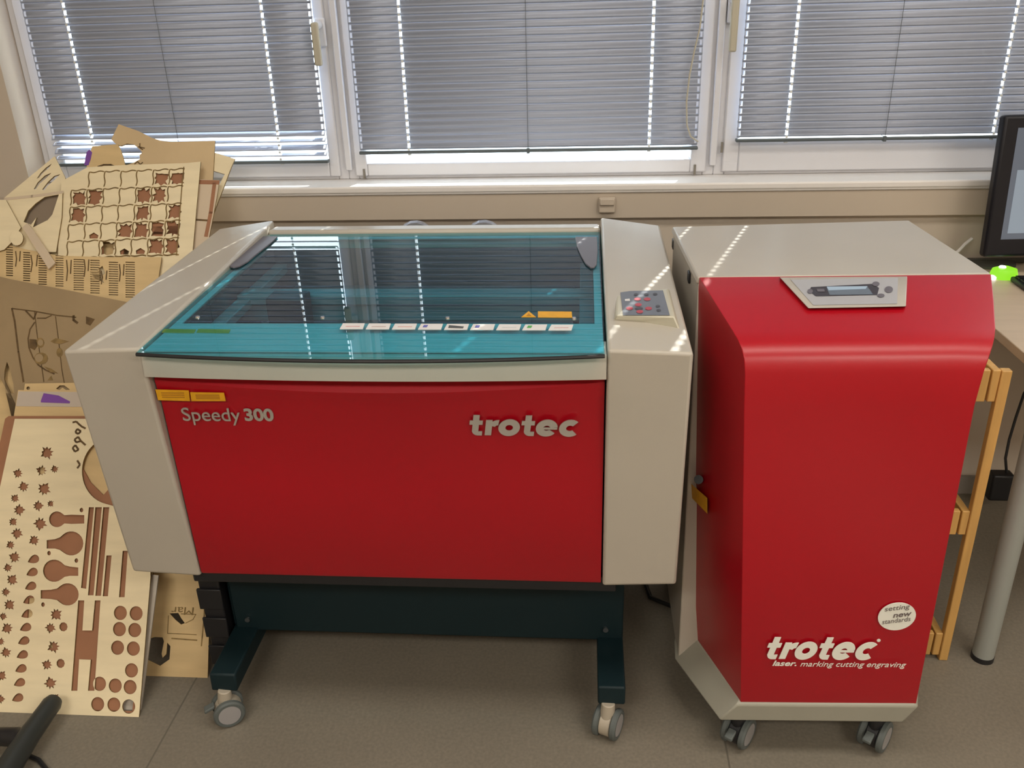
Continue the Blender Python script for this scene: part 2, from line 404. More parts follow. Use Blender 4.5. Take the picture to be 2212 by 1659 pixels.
# tub (dark inside)
b = MB()
b.box(-.398, .398, .05, .69, .62, .64)
b.box(-.402, -.392, .05, .69, .64, .885); b.box(.392, .402, .05, .69, .64, .885); b.box(-.392, .392, .683, .690, .64, .885)
b.build('work_chamber', m_inner, LC)
b = MB(); b.box(-.34, .34, .16, .66, .78, .80)
b.build('work_table', mat('honeycomb bed', (.06, .07, .075), .5, var=.3, vscale=120), LC)
b = MB(); b.box(-.385, .385, .40, .45, .84, .862); b.box(-.385, .385, .41, .425, .80, .84)
g = b.build('gantry', m_inner2, LC, bevel=.003)
b = MB(); b.box(-.30, -.22, .34, .40, .80, .875); b.cyl((-.26, .36, .80), (-.26, .36, .78), .018)
b.build('laser_head', m_black, g, bevel=.004)
for xr in (-.385, .355):
    b = MB(); b.box(xr, xr+.03, .08, .66, .835, .855); b.build('rail', m_inner2, LC, bevel=.002)
# front fascia, under the lid
def bow(x): return 1-(x/.405)**2
N = 24; xs = [lerp(-.402, .402, k/N) for k in range(N+1)]
b = MB()
prof = [(-.002, .8945), (-.004, .886), (-.006, .852), (.03, .845), (.06, .842), (.06, .8945)]
b.loft([[Vector((x, y-(.012*bow(x) if k in (0, 1) else .014*bow(x) if k == 2 else 0), z)) for k, (y, z) in enumerate(prof)] for x in xs])
b.build('front_fascia', m_grey, LC, smooth=True)
# red front: sloped slotted top and body
b = MB()
def rp(x):
    q = bow(x)
    return [(.050, .846), (.030, .846), (.020-.014*q, .836-.018*q), (.022-.012*q, .820-.014*q), (.028-.010*q, .79), (.034-.002*q, .62), (.042, .402), (.046, .395), (.08, .395), (.08, .846)]
b.loft([[Vector((x*.995, y, z)) for y, z in rp(x)] for x in xs])
rd = b.build('front_door', m_red, LC, smooth=True)
for k in range(8):
    x0 = -.392+k*.0985; b = MB()
    for j in range(2):
        b.box(x0+.008, x0+.092, .024+j*.009, .029+j*.009, .8445, .8475)
    b.box(x0+.006, x0+.094, .021, .040, .844, .8465)
    b.build('vent_slot', m_dkred, rd)
# dark underside tray
b = MB(); b.box(-.43, .43, .06, .60, .362, .40); b.build('base_tray', m_black, LC, bevel=.003)
b = MB(); b.box(-.40, .40, .08, .69, .40, .62); b.build('lower_body', m_black, LC)
# lid
ZL = .900; sl = math.tan(math.radians(1.2))
def zl(y): return ZL+.006+y*sl
b = MB(); lo = []
for k in range(N+1):
    x = xs[k]*.990; lo.append((x, -.022-.026*bow(x)))
top = [Vector((x, y, zl(y))) for x, y in lo]+[Vector((.400, .688, zl(.688))), Vector((-.400, .688, zl(.688)))]
b.loft([[p+Vector((0, 0, -.005)) for p in top], top])
lid = b.build('lid_glass', m_lid, LC)
def strip(x0, x1, y0, y1, dz=-.0075, th=.002):
    return [Vector((x, y, zl(y)+dz)) for x, y in ((x0, y0), (x1, y0), (x1, y1), (x0, y1))], (0, 0, -th)
b = MB()
for a in ((-.397, .397, .000, .128), (-.397, -.383, .128, .672), (.383, .397, .128, .672), (-.397, .397, .672, .686)):
    b.prism(*strip(*a))
bd = b.build('lid_border', m_under, lid)
# dark front edge bead of the glass
b = MB(); b.tube([Vector((x, y-.001, zl(y)-.0035)) for x, y in lo], .0036, 8); b.build('edge_seal', m_black, lid, smooth=True)
zq = lambda px, py: at(px, py, Z=zl(.08))
def on_lid(px, py):
    d = ray(px, py); t = (ZL+.006+sl*CAM.y-CAM.z)/(d.z-sl*d.y); return CAM+d*t
def quad_lab(name, pts, m, par, th=.0006, lift=.0004, label=None):
    b = MB(); b.prism([on_lid(*p)+Vector((0, 0, lift)) for p in pts], (0, 0, th)); return b.build(name, m, par, label=label)
inks = [(.6, .15, .15), (.5, .3, .25), (.7, .25, .2), (.15, .15, .45), (.08, .08, .08), (.12, .12, .4), (.5, .5, .5), (.1, .4, .1), (.6, .25, .25)]
for k in range(9):
    x = 737+k*56.3; y = 700+k*.35
    q = quad_lab('logo_sticker', [(x-3, y+12), (x+47, y+12), (x+51, y), (x+4, y)], m_lab, lid, .0012)
    ink = mat('sticker print', inks[k], .5)
    if k in (3, 5, 7): quad_lab('sticker_print', [(x+7, y+8), (x+16, y+8), (x+19, y+3), (x+10, y+3)], ink, q, .0003, .0017)
    elif k == 4: quad_lab('sticker_print', [(x+6, y+9), (x+38, y+10), (x+40, y+6), (x+8, y+3)], ink, q, .0003, .0017)
    else: quad_lab('sticker_print', [(x+9, y+8), (x+40, y+8), (x+41, y+6), (x+11, y+6)], mat('faded print', tuple(.5*c+.35 for c in inks[k]), .5), q, .0003, .0017)
tri = quad_lab('warning_triangle', [(1126, 686), (1158, 686), (1142, 673)], m_yel, lid)
quad_lab('warning_symbol', [(1137, 684), (1148, 684), (1142, 678)], m_yelf, tri, .0003, .0011)
quad_lab('warning_label', [(1162, 686.5), (1236, 687), (1235, 674), (1162, 673.5)], m_yel, lid)
b = MB()
for (a, c) in ((352, 422), (427, 497)):
    b.prism([on_lid(*p)+Vector((0, 0, -.0072)) for p in ((a-4, 711), (c-4, 712), (c, 704), (a, 703))], (0, 0, .0006))
b.build('inner_label', m_yel, lid)
for (x, y) in ((427, 686), (697, 687), (967, 688), (1240, 689)):
    p = on_lid(x, y); MB().cyl(p+Vector((0, 0, -.001)), p+Vector((0, 0, .003)), .0045, .0035, 14).build('lid_screw', m_steel, lid)
b = MB(); pts = [(568, 514), (600, 514), (583, 530), (560, 548), (536, 568), (518, 578), (505, 581), (497, 579), (496, 573), (505, 564), (530, 543), (555, 523)]
b.prism([on_lid(*p)+Vector((0, 0, .0004)) for p in pts], (0, 0, .004)); b.build('hinge_plate', m_greyflap, lid, bevel=.001)
b = MB(); pts = [(1243, 515), (1290, 515), (1291, 545), (1289, 575), (1284, 581), (1275, 581), (1265, 573), (1255, 556), (1246, 535)]
b.prism([on_lid(*p)+Vector((0, 0, .0004)) for p in pts], (0, 0, .004)); b.build('hinge_plate', m_greyflap, lid, bevel=.001)
# keypad console on the right side panel
def onp(px, py, dz=0):   # plane of the right panel top
    n = Vector((0, -.024/.742, 1)); P0 = Vector((.5, 0, HZ+.001+dz)); d = ray(px, py)
    return CAM+d*((P0-CAM).dot(n)/d.dot(n))
base = [(1323, 696), (1470, 714), (1447, 622), (1330, 626)]; topq = [(1331, 682), (1457, 683), (1442, 626), (1333, 629)]
b = MB(); b.loft([[onp(*p, dz=-.002) for p in base], [onp(*p, dz=z) for p, z in zip(topq, (.018, .018, .006, .006))]])
kc = b.build('keypad_console', mat('pale keypad housing', (.53, .50, .39), .45), LC, bevel=.003)
kz = lambda px, py, e=0: onp(px, py, dz=.006+.012*(py-627)/56+.0006+e)
b = MB(); b.loft([[kz(*p) for p in ((1346, 681), (1447, 681), (1432, 627), (1340, 629))], [kz(*p, e=.0008) for p in ((1346, 681), (1447, 681), (1432, 627), (1340, 629))]])
kf = b.build('keypad_film', m_keyp, kc)
def key(px, py, rx, ry, m, name='key'):
    b = MB(); c = [(px+rx*math.cos(2*PI*k/16), py+ry*math.sin(2*PI*k/16)) for k in range(16)]
    b.loft([[kz(*p, e=.0008) for p in c], [kz(*p, e=.0018) for p in c]]); b.build(name, m, kf)
for (x, y) in ((1377, 646), (1398, 646), (1379, 658), (1360, 666), (1401, 666), (1382, 673)): key(x, y, 7.5, 3.6, m_keyred)
for (x, y) in ((1374, 636), (1396, 636), (1415, 635), (1421, 661), (1423, 670)): key(x, y, 5, 2.6, m_keydk)
key(1380, 666, 9, 3, m_keydk)
text('keypad_mark', 'ok', .006, frame(kz(1351, 651, e=.001), (1, 0, 0), (0, 1, .05)), m_lab, kf, bold=.02) if False else None
b = MB(); b.loft([[kz(*p, e=.0008) for p in ((1350, 650), (1361, 650), (1360, 645), (1350, 646))], [kz(*p, e=.0014) for p in ((1350, 650), (1361, 650), (1360, 645), (1350, 646))]])
b.build('keypad_mark', m_lab, kf)
# lettering and labels on the red front
fy = lambda z: .0275-(.002) if z > .7 else .03
p0 = at(397, 912, Y=.024); p1 = at(600, 885, Y=.024)
T = frame((p0.x, .0235, .752), (1, 0, 0), (0, -.04, 1))
text('model_lettering', 'Speedy', .036, frame((-.362, .0215, .744), (1, 0, 0), (0, -.06, 1)), m_chrome, rd, bold=.0, width=.108, depth=.002)
text('model_number', '300', .026, frame((-.246, .0210, .7535), (1, 0, 0), (0, -.06, 1)), m_chrome, rd, bold=.03, width=.054, depth=.002)
logo('maker_lettering', 0, 0, .192, .042, frame((.163, .0190, .7305), (1, 0, 0), (0, -.06, 1)), m_chrome, rd, .12, .002)
def facelab(name, q, Y, m, par, mf, th=.001, lines=True):
    P = [at(x, y, Y=Y) for x, y in q]
    b = MB(); b.prism(P, (0, -th, 0)); o = b.build(name, m, par)
    if lines:
        b = MB()
        for r in (.3, .5, .7):
            a = P[0].lerp(P[3], r); c = P[1].lerp(P[2], r)
            u = a.lerp(c, .15); w = a.lerp(c, .85)
            b.box(u.x, w.x, Y-th-.0004, Y-th, u.z-.0012, u.z+.0012)
        b.build('label_print', mf, o)
    return o
facelab('warning_label', [(342, 864), (411, 866), (408, 843), (336, 841)], .0165, m_yel, rd, m_yelf)
facelab('warning_label', [(414, 866), (488, 866), (484, 848), (411, 847)], .0135, m_yel, rd, m_yelf)
# stand
b = MB(); b.box(-.43, .455, .200, .225, .12, .375); b.build('cross_panel', m_navy, LC, bevel=.004)
for s, (xa, xb) in ((-1, (-.436, -.378)), (1, (.398, .455))):
    b = MB()
    b.loft([[Vector((x, .047, .082)), Vector((x, .050, .126)), Vector((x, .62, .135)), Vector((x, .62, .085))] for x in (xa, xb)])
    b.box(xa, xb, .205, .34, .13, .375)
    lg = b.build('leg', m_navy, LC, bevel=.004)
    xm = (xa+xb)/2
    b = MB(); b.cyl((xm+.01*s*-1, .198, .155), (xm+.01*s*-1, .192, .155), .006, n=12); b.build('bolt', m_steel, LC)

def castor(parent, c, zt, ang, r=.032, lever=True, wl=.052, mb=None):
    """twin wheel castor: c floor point, zt plate height, ang direction of the axle"""
    ax = Vector((math.cos(ang), math.sin(ang), 0)); fwd = Vector((-ax.y, ax.x, 0))
    c = Vector((c[0], c[1], 0)); hub = c+Vector((0, 0, r))
    bd = MB(); bd.revolve(hub, ax, [(-wl*.23, .0), (-wl*.23, r*.86), (wl*.23, r*.86), (wl*.23, 0)], 24)
    bd.cyl(hub+Vector((0, 0, r*.5))-fwd*.004, Vector((c.x, c.y, zt)), .016, .014, 16)
    body = bd.build('castor', mb or m_wheelc, parent, bevel=.002, smooth=True)
    for s in (-1, 1):
        w = MB(); w.revolve(hub, ax, [(s*wl*.24, 0), (s*wl*.24, r*.9), (s*wl*.29, r), (s*wl*.43, r), (s*wl*.5, r*.9), (s*wl*.5, r*.74), (s*wl*.47, r*.72), (s*wl*.47, 0)], 32)
        wh = w.build('wheel', m_rub, body, smooth=True)
        h = MB(); h.revolve(hub, ax, [(s*wl*.47, 0), (s*wl*.47, r*.72), (s*wl*.495, r*.70), (s*wl*.50, .0)], 28)
        h.build('wheel_cap', m_hub, body, smooth=True)
    if lever:
        l = MB(); l.prism([hub-fwd*(r*.8)+ax*(-wl*.16)+Vector((0, 0, r*.45)), hub-fwd*(r*.8)+ax*(wl*.16)+Vector((0, 0, r*.45)),
                           hub-fwd*(r*1.45)+ax*(wl*.17)+Vector((0, 0, .008)), hub-fwd*(r*1.45)+ax*(-wl*.17)+Vector((0, 0, .008))], (0, 0, .008))
        l.build('brake_lever', m_rub, body, bevel=.002)
    return body
castor(LC, (-.407, .048), .086, math.radians(-62), .0335)
castor(LC, (.420, .048), .086, math.radians(-22), .0335, False)
castor(LC, (-.407, .55), .09, math.radians(20), .0335, False)
castor(LC, (.425, .55), .09, math.radians(10), .0335, False)

# ------------------------------------------------------------ exhaust cabinet
EX = thing('exhaust_unit', (.83, .3, 0), 'tall red and grey extraction cabinet on castors, right of the laser cutter', 'extraction cabinet')
ZT = .95
A_l = Vector((.578, .243, 0)); A_r = Vector((1.108, .259, 0)); B_l = Vector((.564, .609, 0)); B_r = Vector((1.088, .65, 0))
Fl, Fr = Vector((.655, 0, 0)), Vector((1.02, .012, 0))
# grey body
b = MB()
def poly(zt, pts): return [Vector((x, y, zt)) for x, y in pts]
b.loft([poly(.10, [(.575, .17), (1.095, .19), (1.10, .64), (.572, .60)]), poly(ZT, [(.578, .2435), (1.108, .2595), (1.088, .65), (.564, .609)])])
bd = b.build('body', m_grey, EX, bevel=.003)
b = MB(); b.loft([poly(ZT-.012, [(.574, .2425), (1.112, .2585), (1.092, .654), (.560, .613)]), poly(ZT+.002, [(.576, .2425), (1.110, .2585), (1.090, .652), (.562, .611)])])
b.build('top_panel', m_grey, EX, bevel=.003)
# skirt
b = MB(); b.loft([poly(.098, [(.642, -.002), (1.003, .010), (1.095, .205), (1.095, .23), (.572, .23), (.568, .168)]),
                  poly(.142, [(.672, -.004), (1.026, .008), (1.105, .243), (1.105, .27), (.585, .27), (.585, .236)]),
                  poly(.150, [(.680, .004), (1.018, .014), (1.100, .243), (1.10, .27), (.590, .27), (.590, .238)])])
b.build('skirt', m_grey2, EX, bevel=.003)
# red shell: rows of left/right silhouette, lofted from the bottom edge round the nose to the top edge
rows = []   # (left front, right front) points from pixels on chosen depth
def pr_(y, z, xl, xr): rows.append((Vector((xl, y, z)), Vector((xr, y+.012, z))))
pr_(.000, .146, .680, 1.022)
pr_(.000, .50, .6555, 1.018)
pr_(.000, .80, .6345, 1.014)
pr_(.001, .862, .631, 1.018)
pr_(.007, .884, .629, 1.024)
pr_(.018, .898, .626, 1.031)
pr_(.036, .907, .622, 1.040)
pr_(.060, .913, .617, 1.050)
pr_(.150, .932, .598, 1.080)
pr_(.243, .951, .579, 1.109)
nL = len(rows)
b = MB(); vs = []; fs = []
for l, r in rows:
    for k in range(9): vs.append(l.lerp(r, k/8))
for j in range(nL-1):
    for k in range(8): fs.append((j*9+k, j*9+k+1, (j+1)*9+k+1, (j+1)*9+k))
# side faces back to the body
for side in (0, 1):
    base = len(vs)
    idx = [j*9+(0 if side == 0 else 8) for j in range(nL)]
    for j in range(nL):
        z = rows[j][side].z
        if side == 0: q = Vector((lerp(.591, .578, (z-.146)/.8), .244, z))
        else: q = Vector((lerp(1.103, 1.1085, (z-.146)/.8), .259, z))
        vs.append(q)
    for j in range(nL-1):
        f = (idx[j], idx[j+1], base+j+1, base+j)
        if j == nL-2: f = (idx[j], idx[j+1], base+j)
        fs.append(f if side else f[::-1])
b.add(vs, fs)
sh = b.build('front_shell', m_red, EX, bevel=0, smooth=True)
sh.data.set_sharp_from_angle(angle=math.radians(42))
sm = sh.modifiers.new('solid', 'SOLIDIFY'); sm.thickness = .004; sm.offset = -1
bv = sh.modifiers.new('bevel', 'BEVEL'); bv.width = .004; bv.segments = 3; bv.limit_method = 'ANGLE'; bv.angle_limit = math.radians(42)
# display panel on the slope
n_s = Vector((0, -(.951-.913), .183)).normalized()
def onslope(px, py, lift=0):
    P0 = Vector((.8, .149, .9315))+n_s*lift; d = ray(px, py); return CAM+d*((P0-CAM).dot(n_s)/d.dot(n_s))
def slab(name, pts, l0, l1, m, par, bevel=0):
    b = MB(); b.loft([[onslope(*p, lift=l0) for p in pts], [onslope(*p, lift=l1) for p in pts]]); return b.build(name, m, par, bevel=bevel)
cp_ = slab('control_panel', [(1746, 666), (1957, 662), (1960, 597), (1684, 599)], -.002, .006, m_grey, EX, .0015)
cf = slab('panel_film', [(1757, 659), (1938, 656), (1940, 600), (1708, 604)], .006, .0068, m_silver, cp_)
slab('display_frame', [(1762, 640), (1895, 637), (1899, 622), (1885, 613), (1752, 620), (1748, 628)], .0068, .0074, m_keydk, cf)
slab('display_glass', [(1792, 637), (1886, 636), (1873, 618), (1785, 620)], .0074, .0078, m_lcdd, cf)
slab('display_light', [(1790, 627), (1870, 624), (1874, 618), (1786, 619)], .0078, .0081, m_lcd, cf)
for (x, y, rx, ry) in ((1920, 625, 9, 7), (1892, 613, 8, 5), (1903, 638, 8, 4), (1750, 629, 6, 5)):
    slab('button', [(x+rx*math.cos(a*PI/8), y+ry*math.sin(a*PI/8)) for a in range(16)][::-1], .0068, .0082, m_greyflap, cf)
slab('button_row', [(1766, 630), (1782, 630), (1780, 624), (1764, 624)], .0074, .0080, m_greyflap, cf)
# lettering on the shell
def fsh(px, py, Y=0): return at(px, py, Y=Y)
u = Vector((1, .033, 0)).normalized()
P = fsh(1654, 1423, -.003)
logo('maker_logo', 0, 0, .206, .054, frame(P+Vector((0, -.0003, -.0005)), (1, .033, 0), (0, 0, 1)), m_white, sh, .26)
P = fsh(1898, 1383, -.003); b = MB(); b.cyl(P, P+Vector((0, -.001, 0)), .0035, n=12); b.build('registered_mark', m_white, sh)
P = fsh(1668, 1438, -.003); text('tagline', 'laser.', .013, frame(P+Vector((0, -.0005, 0)), (1, .033, 0), (0, 0, 1)), m_white, sh, bold=.02, shear=.28, width=.046)
P = fsh(1728, 1441, -.002); text('tagline', 'marking cutting engraving', .0165, frame(P+Vector((0, -.0005, -.002)), (1, .033, 0), (0, 0, 1)), m_white, sh, bold=0, shear=.28, width=.200)
C = fsh(1937, 1331, .007); R_ = .0345
b = MB(); ring = [C+u*(R_*math.cos(2*PI*k/40))+Vector((0, 0, R_*.93*math.sin(2*PI*k/40))) for k in range(40)]
b.prism(ring, (0, -.0015, 0)); sk = b.build('round_sticker', m_white, sh)
m_pr = mat('grey sticker print', (.16, .13, .12), .6)
tf = lambda dx, dz: frame(C+Vector((dx, -.0022+dx*.033, dz)), (1, .033, .16), (0, 0, 1))
text('sticker_text', 'setting', .0135, tf(-.024, .009), m_pr, sk, shear=.2, width=.046, depth=.0003)
text('sticker_text', 'new', .0085, tf(-.007, -.0025), m_pr, sk, bold=.02, shear=.2, width=.034, depth=.0003)
text('sticker_text', 'standards', .0105, tf(-.025, -.0175), m_pr, sk, shear=.2, width=.052, depth=.0003)
# left flank: yellow label, keyhole, vent perforation
nl = Vector((-.244, -(.680-.591), 0)).normalized()
def onflank(px, py, lift=0):
    a0 = Vector((.6575, 0, .48)); a1 = Vector((.5855, .244, .48)); up = Vector((-.075, 0, 1)).normalized()
    n = (a1-a0).cross(Vector((-.07, 0, 1))).normalized()
    if n.x > 0: n = -n
    P0 = a0+n*lift; d = ray(px, py); return CAM+d*((P0-CAM).dot(n)/d.dot(n))
b = MB(); q = [(1491, 1072), (1528, 1110), (1528, 1076), (1492, 1044)]
b.loft([[onflank(*p, lift=.003) for p in q], [onflank(*p, lift=.009) for p in q]]); b.build('warning_label', m_yel, sh)
b = MB(); b.cyl(onflank(1509, 1036, .002), onflank(1509, 1036, .010), .009, n=16); b.build('lock', m_black, sh)
# recessed fasteners on the grey side
for (x, y) in ((1456, 527), (1490, 598)):
    p = at(x, y, X=.567 if x < 1470 else .574); b = MB(); b.box(p.x-.004, p.x+.001, p.y-.012, p.y+.012, p.z-.011, p.z+.011); b.build('side_clip', m_black, EX, bevel=.002)
for (x, y, a, lv) in ((.690, .040, -35, True), (.968, .045, -38, True), (.62, .56, 20, False), (1.04, .57, 25, False)):
    castor(EX, (x, y), .100, math.radians(a), .034, lv, mb=m_black)

# ------------------------------------------------------------ ducts behind the cutter
for k, (xa, xb, lab) in enumerate(((-.135, -.008, 'left one of two silver ribbed hose ends showing behind the cutter'), (.045, .168, 'right one of two silver ribbed hose ends showing behind the cutter'))):
    xc = (xa+xb)/2; pts = []; rr = []
    n = 90
    for i in range(n+1):
        a = PI*.02+PI*.96*i/n
        pts.append((xc+.0*i, .775+.0+.095*(1-math.cos(a))-.0, .745+.066*math.sin(a)*1.0)); rr.append(.052+.004*(i % 2))
    # the hose leaves the rear of the machine, bends and drops to the floor
    pts = [(xc, .80+.0*i, 0) for i in range(0)]
    for i in range(120):
        z = .03+.63*i/119; pts.append((xc, .91, z))
    rr = [.047+.005*(i % 4 < 2) for i in range(120)]
    for i in range(1, 56):
        a = PI/2*i/55; pts.append((xc, .91-.06*(1-math.cos(a))+.0, .66+.198*math.sin(a))); rr.append(.047+.005*(i % 4 < 2))
    b = MB(); b.tube(pts, .05, 18, rr=rr)
    tag(b.build('exhaust_hose', m_foil, smooth=False, loc=(xc, .9, 0)), lab, 'hose', 'ribbed hoses behind the cutter')

# ------------------------------------------------------------ plywood offcuts
TL = .82
class Sheet:
    def __init__(s, y0, tl=TL, x0=-.8):
        s.y0, s.t = y0, tl; s.o = Vector((x0, y0, 0)); s.e1 = Vector((1, 0, 0)); s.e2 = Vector((0, tl, 1)).normalized(); s.n = s.e1.cross(s.e2)
        s.sp = []; s.rib = []
    def uv(s, px, py):
        d = ray(px, py); P = CAM+d*((s.o-CAM).dot(s.n)/d.dot(s.n)); q = P-s.o
        return (q.dot(s.e1), q.dot(s.e2))
    def P(s, pts): s.sp.append([s.uv(*p) for p in pts]); return s
    def PU(s, pts): s.sp.append(pts); return s
    def line(s, pts, w, m=None): s.rib.append(([s.uv(*p) for p in pts], w, m)); return s
    def build(s, label, m, group=None, th=.004, name='plywood_offcut', cat='plywood sheet', me_edge=None):
        cu = bpy.data.curves.new('c', 'CURVE'); cu.dimensions = '2D'; cu.fill_mode = 'BOTH'; cu.extrude = th/2
        for k, pts in enumerate(s.sp):
            a = sum(pts[i][0]*pts[(i+1) % len(pts)][1]-pts[(i+1) % len(pts)][0]*pts[i][1] for i in range(len(pts)))
            sp = cu.splines.new('POLY'); sp.points.add(len(pts)-1); sp.use_cyclic_u = True
            for i, p in enumerate(pts): sp.points[i].co = (p[0], p[1], 0, 1)
        me = curve_mesh(cu, name); me.materials.clear(); me.materials.append(m); me.materials.append(me_edge or m_burn)
        for f in me.polygons: f.material_index = 1 if abs(f.normal.z) < .5 else 0
        o = bpy.data.objects.new(name, me); COL.objects.link(o); o.matrix_world = frame(s.o+s.n*0, s.e1, s.e2)
        tag(o, label, cat, group)
        groups = {}
        for pts, w, mm in s.rib: groups.setdefault((mm or m_dburn).name, []).append((pts, w))
        for mn, L in groups.items():
            b = MB()
            for pts, w in L:
                for i in range(len(pts)-1):
                    a, c = Vector((*pts[i], 0)), Vector((*pts[i+1], 0)); d = (c-a)
                    if d.length < 1e-6: continue
                    nn = Vector((-d.y, d.x, 0)).normalized()*w/2; z = Vector((0, 0, th/2+.0003)); e = d.normalized()*w*.3
                    b.prism([a-nn-e+z, c-nn+e+z, c+nn+e+z, a+nn-e+z], (0, 0, .0004))
            me2 = bpy.data.meshes.new('engraving'); me2.from_pydata(b.v, [], b.f); me2.materials.append(bpy.data.materials[mn])
            oo = bpy.data.objects.new('engraving', me2); COL.objects.link(oo); oo.parent = o
        s.obj = o; return o
    def patch(s, pts, name, m, th=.004, lift=.0003, h=.0005, label=None):
        b = MB(); b.prism([Vector((*s.uv(*p), th/2+lift)) for p in pts], (0, 0, h))
        me2 = bpy.data.meshes.new(name); me2.from_pydata(b.v, [], b.f); me2.materials.append(m)
        oo = bpy.data.objects.new(name, me2); COL.objects.link(oo); oo.parent = s.obj
        if label: oo['label'] = label
def circ(x, y, rx, ry=None, n=22): ry = ry or rx; return [(x+rx*math.cos(2*PI*k/n), y+ry*math.sin(2*PI*k/n)) for k in range(n)]
def maple(x, y, r, rot=0):
    pr = [1.1, .70, .82, .58, 1.08, .62, .86, .55, .95, .50, .95, .55, .86, .62, 1.08, .58, .82, .70]
    n = len(pr); return [(x+r*p*math.cos(rot+2*PI*k/n), y+r*p*math.sin(rot+2*PI*k/n)) for k, p in enumerate(pr)]
def tear(x, y, w=13, h=10, rot=-.35):
    out = []; rot = PI-.42
    for k in range(18):
        a = 2*PI*k/18; px = w*math.cos(a); py = h*1.15*math.sin(a)*abs(math.sin(a/2))**.9
        out.append((x+px*math.cos(rot)-py*math.sin(rot), y+px*math.sin(rot)+py*math.cos(rot)))
    return out
def bulb(cx, cy, r, dirx, neck, dy=0, nh=9):
    """round bulb with a tapering neck towards dirx (+1 right, -1 left)"""
    out = []
    for k in range(17):
        a = math.radians(50)+math.radians(260)*k/16
        out.append((cx+dirx*r*math.cos(a), cy+r*math.sin(a)))
    L = neck
    out += [(cx+dirx*(r*.95), cy-r*.52+dy*.3), (cx+dirx*(r+L*.35), cy-nh-1+dy*.5), (cx+dirx*(r+L), cy-nh+dy), (cx+dirx*(r+L), cy+nh+dy), (cx+dirx*(r+L*.35), cy+nh+1+dy*.5), (cx+dirx*(r*.95), cy+r*.52+dy*.3)]
    return out

# A: big leaf sheet in front
a = Sheet(.045)
a.PU([(-.212, .006), (.184, .006), (.184, .68), (-.212, .68)]) if False else None
a.P([(-20, 1150), (33, 905), (262, 905), (262, 1100), (322, 1100), (326, 1246), (301, 1549), (-60, 1536)])
MP = [(103, 978, 15), (91, 1017, 12), (119, 1014, 9), (96, 1057, 15), (83, 1093, 12), (110, 1088, 8), (88, 1131, 15), (75, 1167, 12),
      (40, 1023, 11), (52, 1052, 12), (33, 1077, 10), (42, 1102, 13), (29, 1127, 10), (38, 1152, 13), (24, 1177, 10), (33, 1204, 13), (18, 1227, 10), (27, 1253, 13), (13, 1279, 10), (21, 1306, 13), (8, 1331, 9), (17, 1357, 13), (3, 1386, 9), (14, 1410, 12),
      (4, 1460, 12), (2, 1510, 10), (122, 1327, 14), (110, 1356, 12), (117, 1397, 14), (103, 1436, 12), (110, 1476, 14), (121, 1507, 9)]
for k, (x, y, r) in enumerate(MP): a.P(maple(x, y, r, 2.6+k*.9))
for (x, y) in ((138, 1354), (132, 1433)): a.P(circ(x, y, 9, 10, 9))
for (x, y) in ((73, 1209), (70, 1237), (67, 1267), (63, 1297), (59, 1327), (56, 1356), (52, 1385), (49, 1415), (46, 1445), (43, 1475), (39, 1508)): a.P(tear(x, y))
a.P(bulb(124, 1122, 17, 1, 42, 0)); a.P(bulb(155, 1174, 26, -1, 27, 2)); a.P(bulb(118, 1233, 24, 1, 28, 2)); a.P(bulb(147, 1284, 24, -1, 34, 0))
for q in ([(193, 1096), (204, 1096), (187, 1272), (176, 1270)], [(207, 1096), (221, 1096), (203, 1286), (191, 1286)], [(224, 1096), (237, 1096), (219, 1287), (207, 1287)], [(231, 1200), (242, 1200), (234, 1288), (223, 1288)], [(266, 1190), (277, 1190), (270, 1290), (258, 1290)],
          [(170, 1297), (183, 1297), (179, 1362), (200, 1362), (206, 1297), (218, 1297), (205, 1492), (191, 1492), (197, 1425), (172, 1424), (168, 1492), (155, 1492)]): a.P(q)
for (x, y) in ((261, 1324), (295, 1325), (259, 1359), (292, 1361), (255, 1399), (289, 1401), (285, 1448), (216, 1477), (250, 1481), (282, 1484), (212, 1521), (247, 1522), (279, 1526)): a.P(circ(x, y, 14, 15.5))
for (x, y) in ((177, 1102), (107, 1195), (166, 1211), (94, 1306)): a.P(circ(x, y, 4, 5, 8))
a.P([(252, 1095)] + [(242-64*math.cos(math.radians(t)), 1018+72*math.sin(math.radians(t))) for t in range(78, -60, -8)] + [(252, 950)])
oa = a.build('large pale plywood sheet cut out with leaves, bulbs and circles, front of the leaning stack', m_ply, 'laser cut sheets leaning beside the cutter')
# cut script on sheet A
for pts in ([(158, 913), (166, 911), (172, 917), (178, 922), (186, 926)], [(168, 927), (164, 934), (170, 938), (176, 932), (168, 927)], [(170, 944), (162, 950), (166, 956), (176, 953), (170, 944)], [(176, 953), (186, 962)], [(164, 962), (158, 968), (163, 976), (171, 972), (164, 962)], [(168, 995), (174, 1004), (168, 1012)]):
    a.rib.append(([a.uv(*p) for p in pts], .0045, m_dburn))
b = MB()
for pts, w, mm in a.rib:
    for i in range(len(pts)-1):
        p, c = Vector((*pts[i], .0023)), Vector((*pts[i+1], .0023)); d = c-p; nn = Vector((-d.y, d.x, 0)).normalized()*w/2
        b.prism([p-nn, c-nn, c+nn, p+nn], (0, 0, .0005))
me2 = bpy.data.meshes.new('engraving'); me2.from_pydata(b.v, [], b.f); me2.materials.append(m_dburn)
oo = bpy.data.objects.new('engraving', me2); COL.objects.link(oo); oo.parent = oa
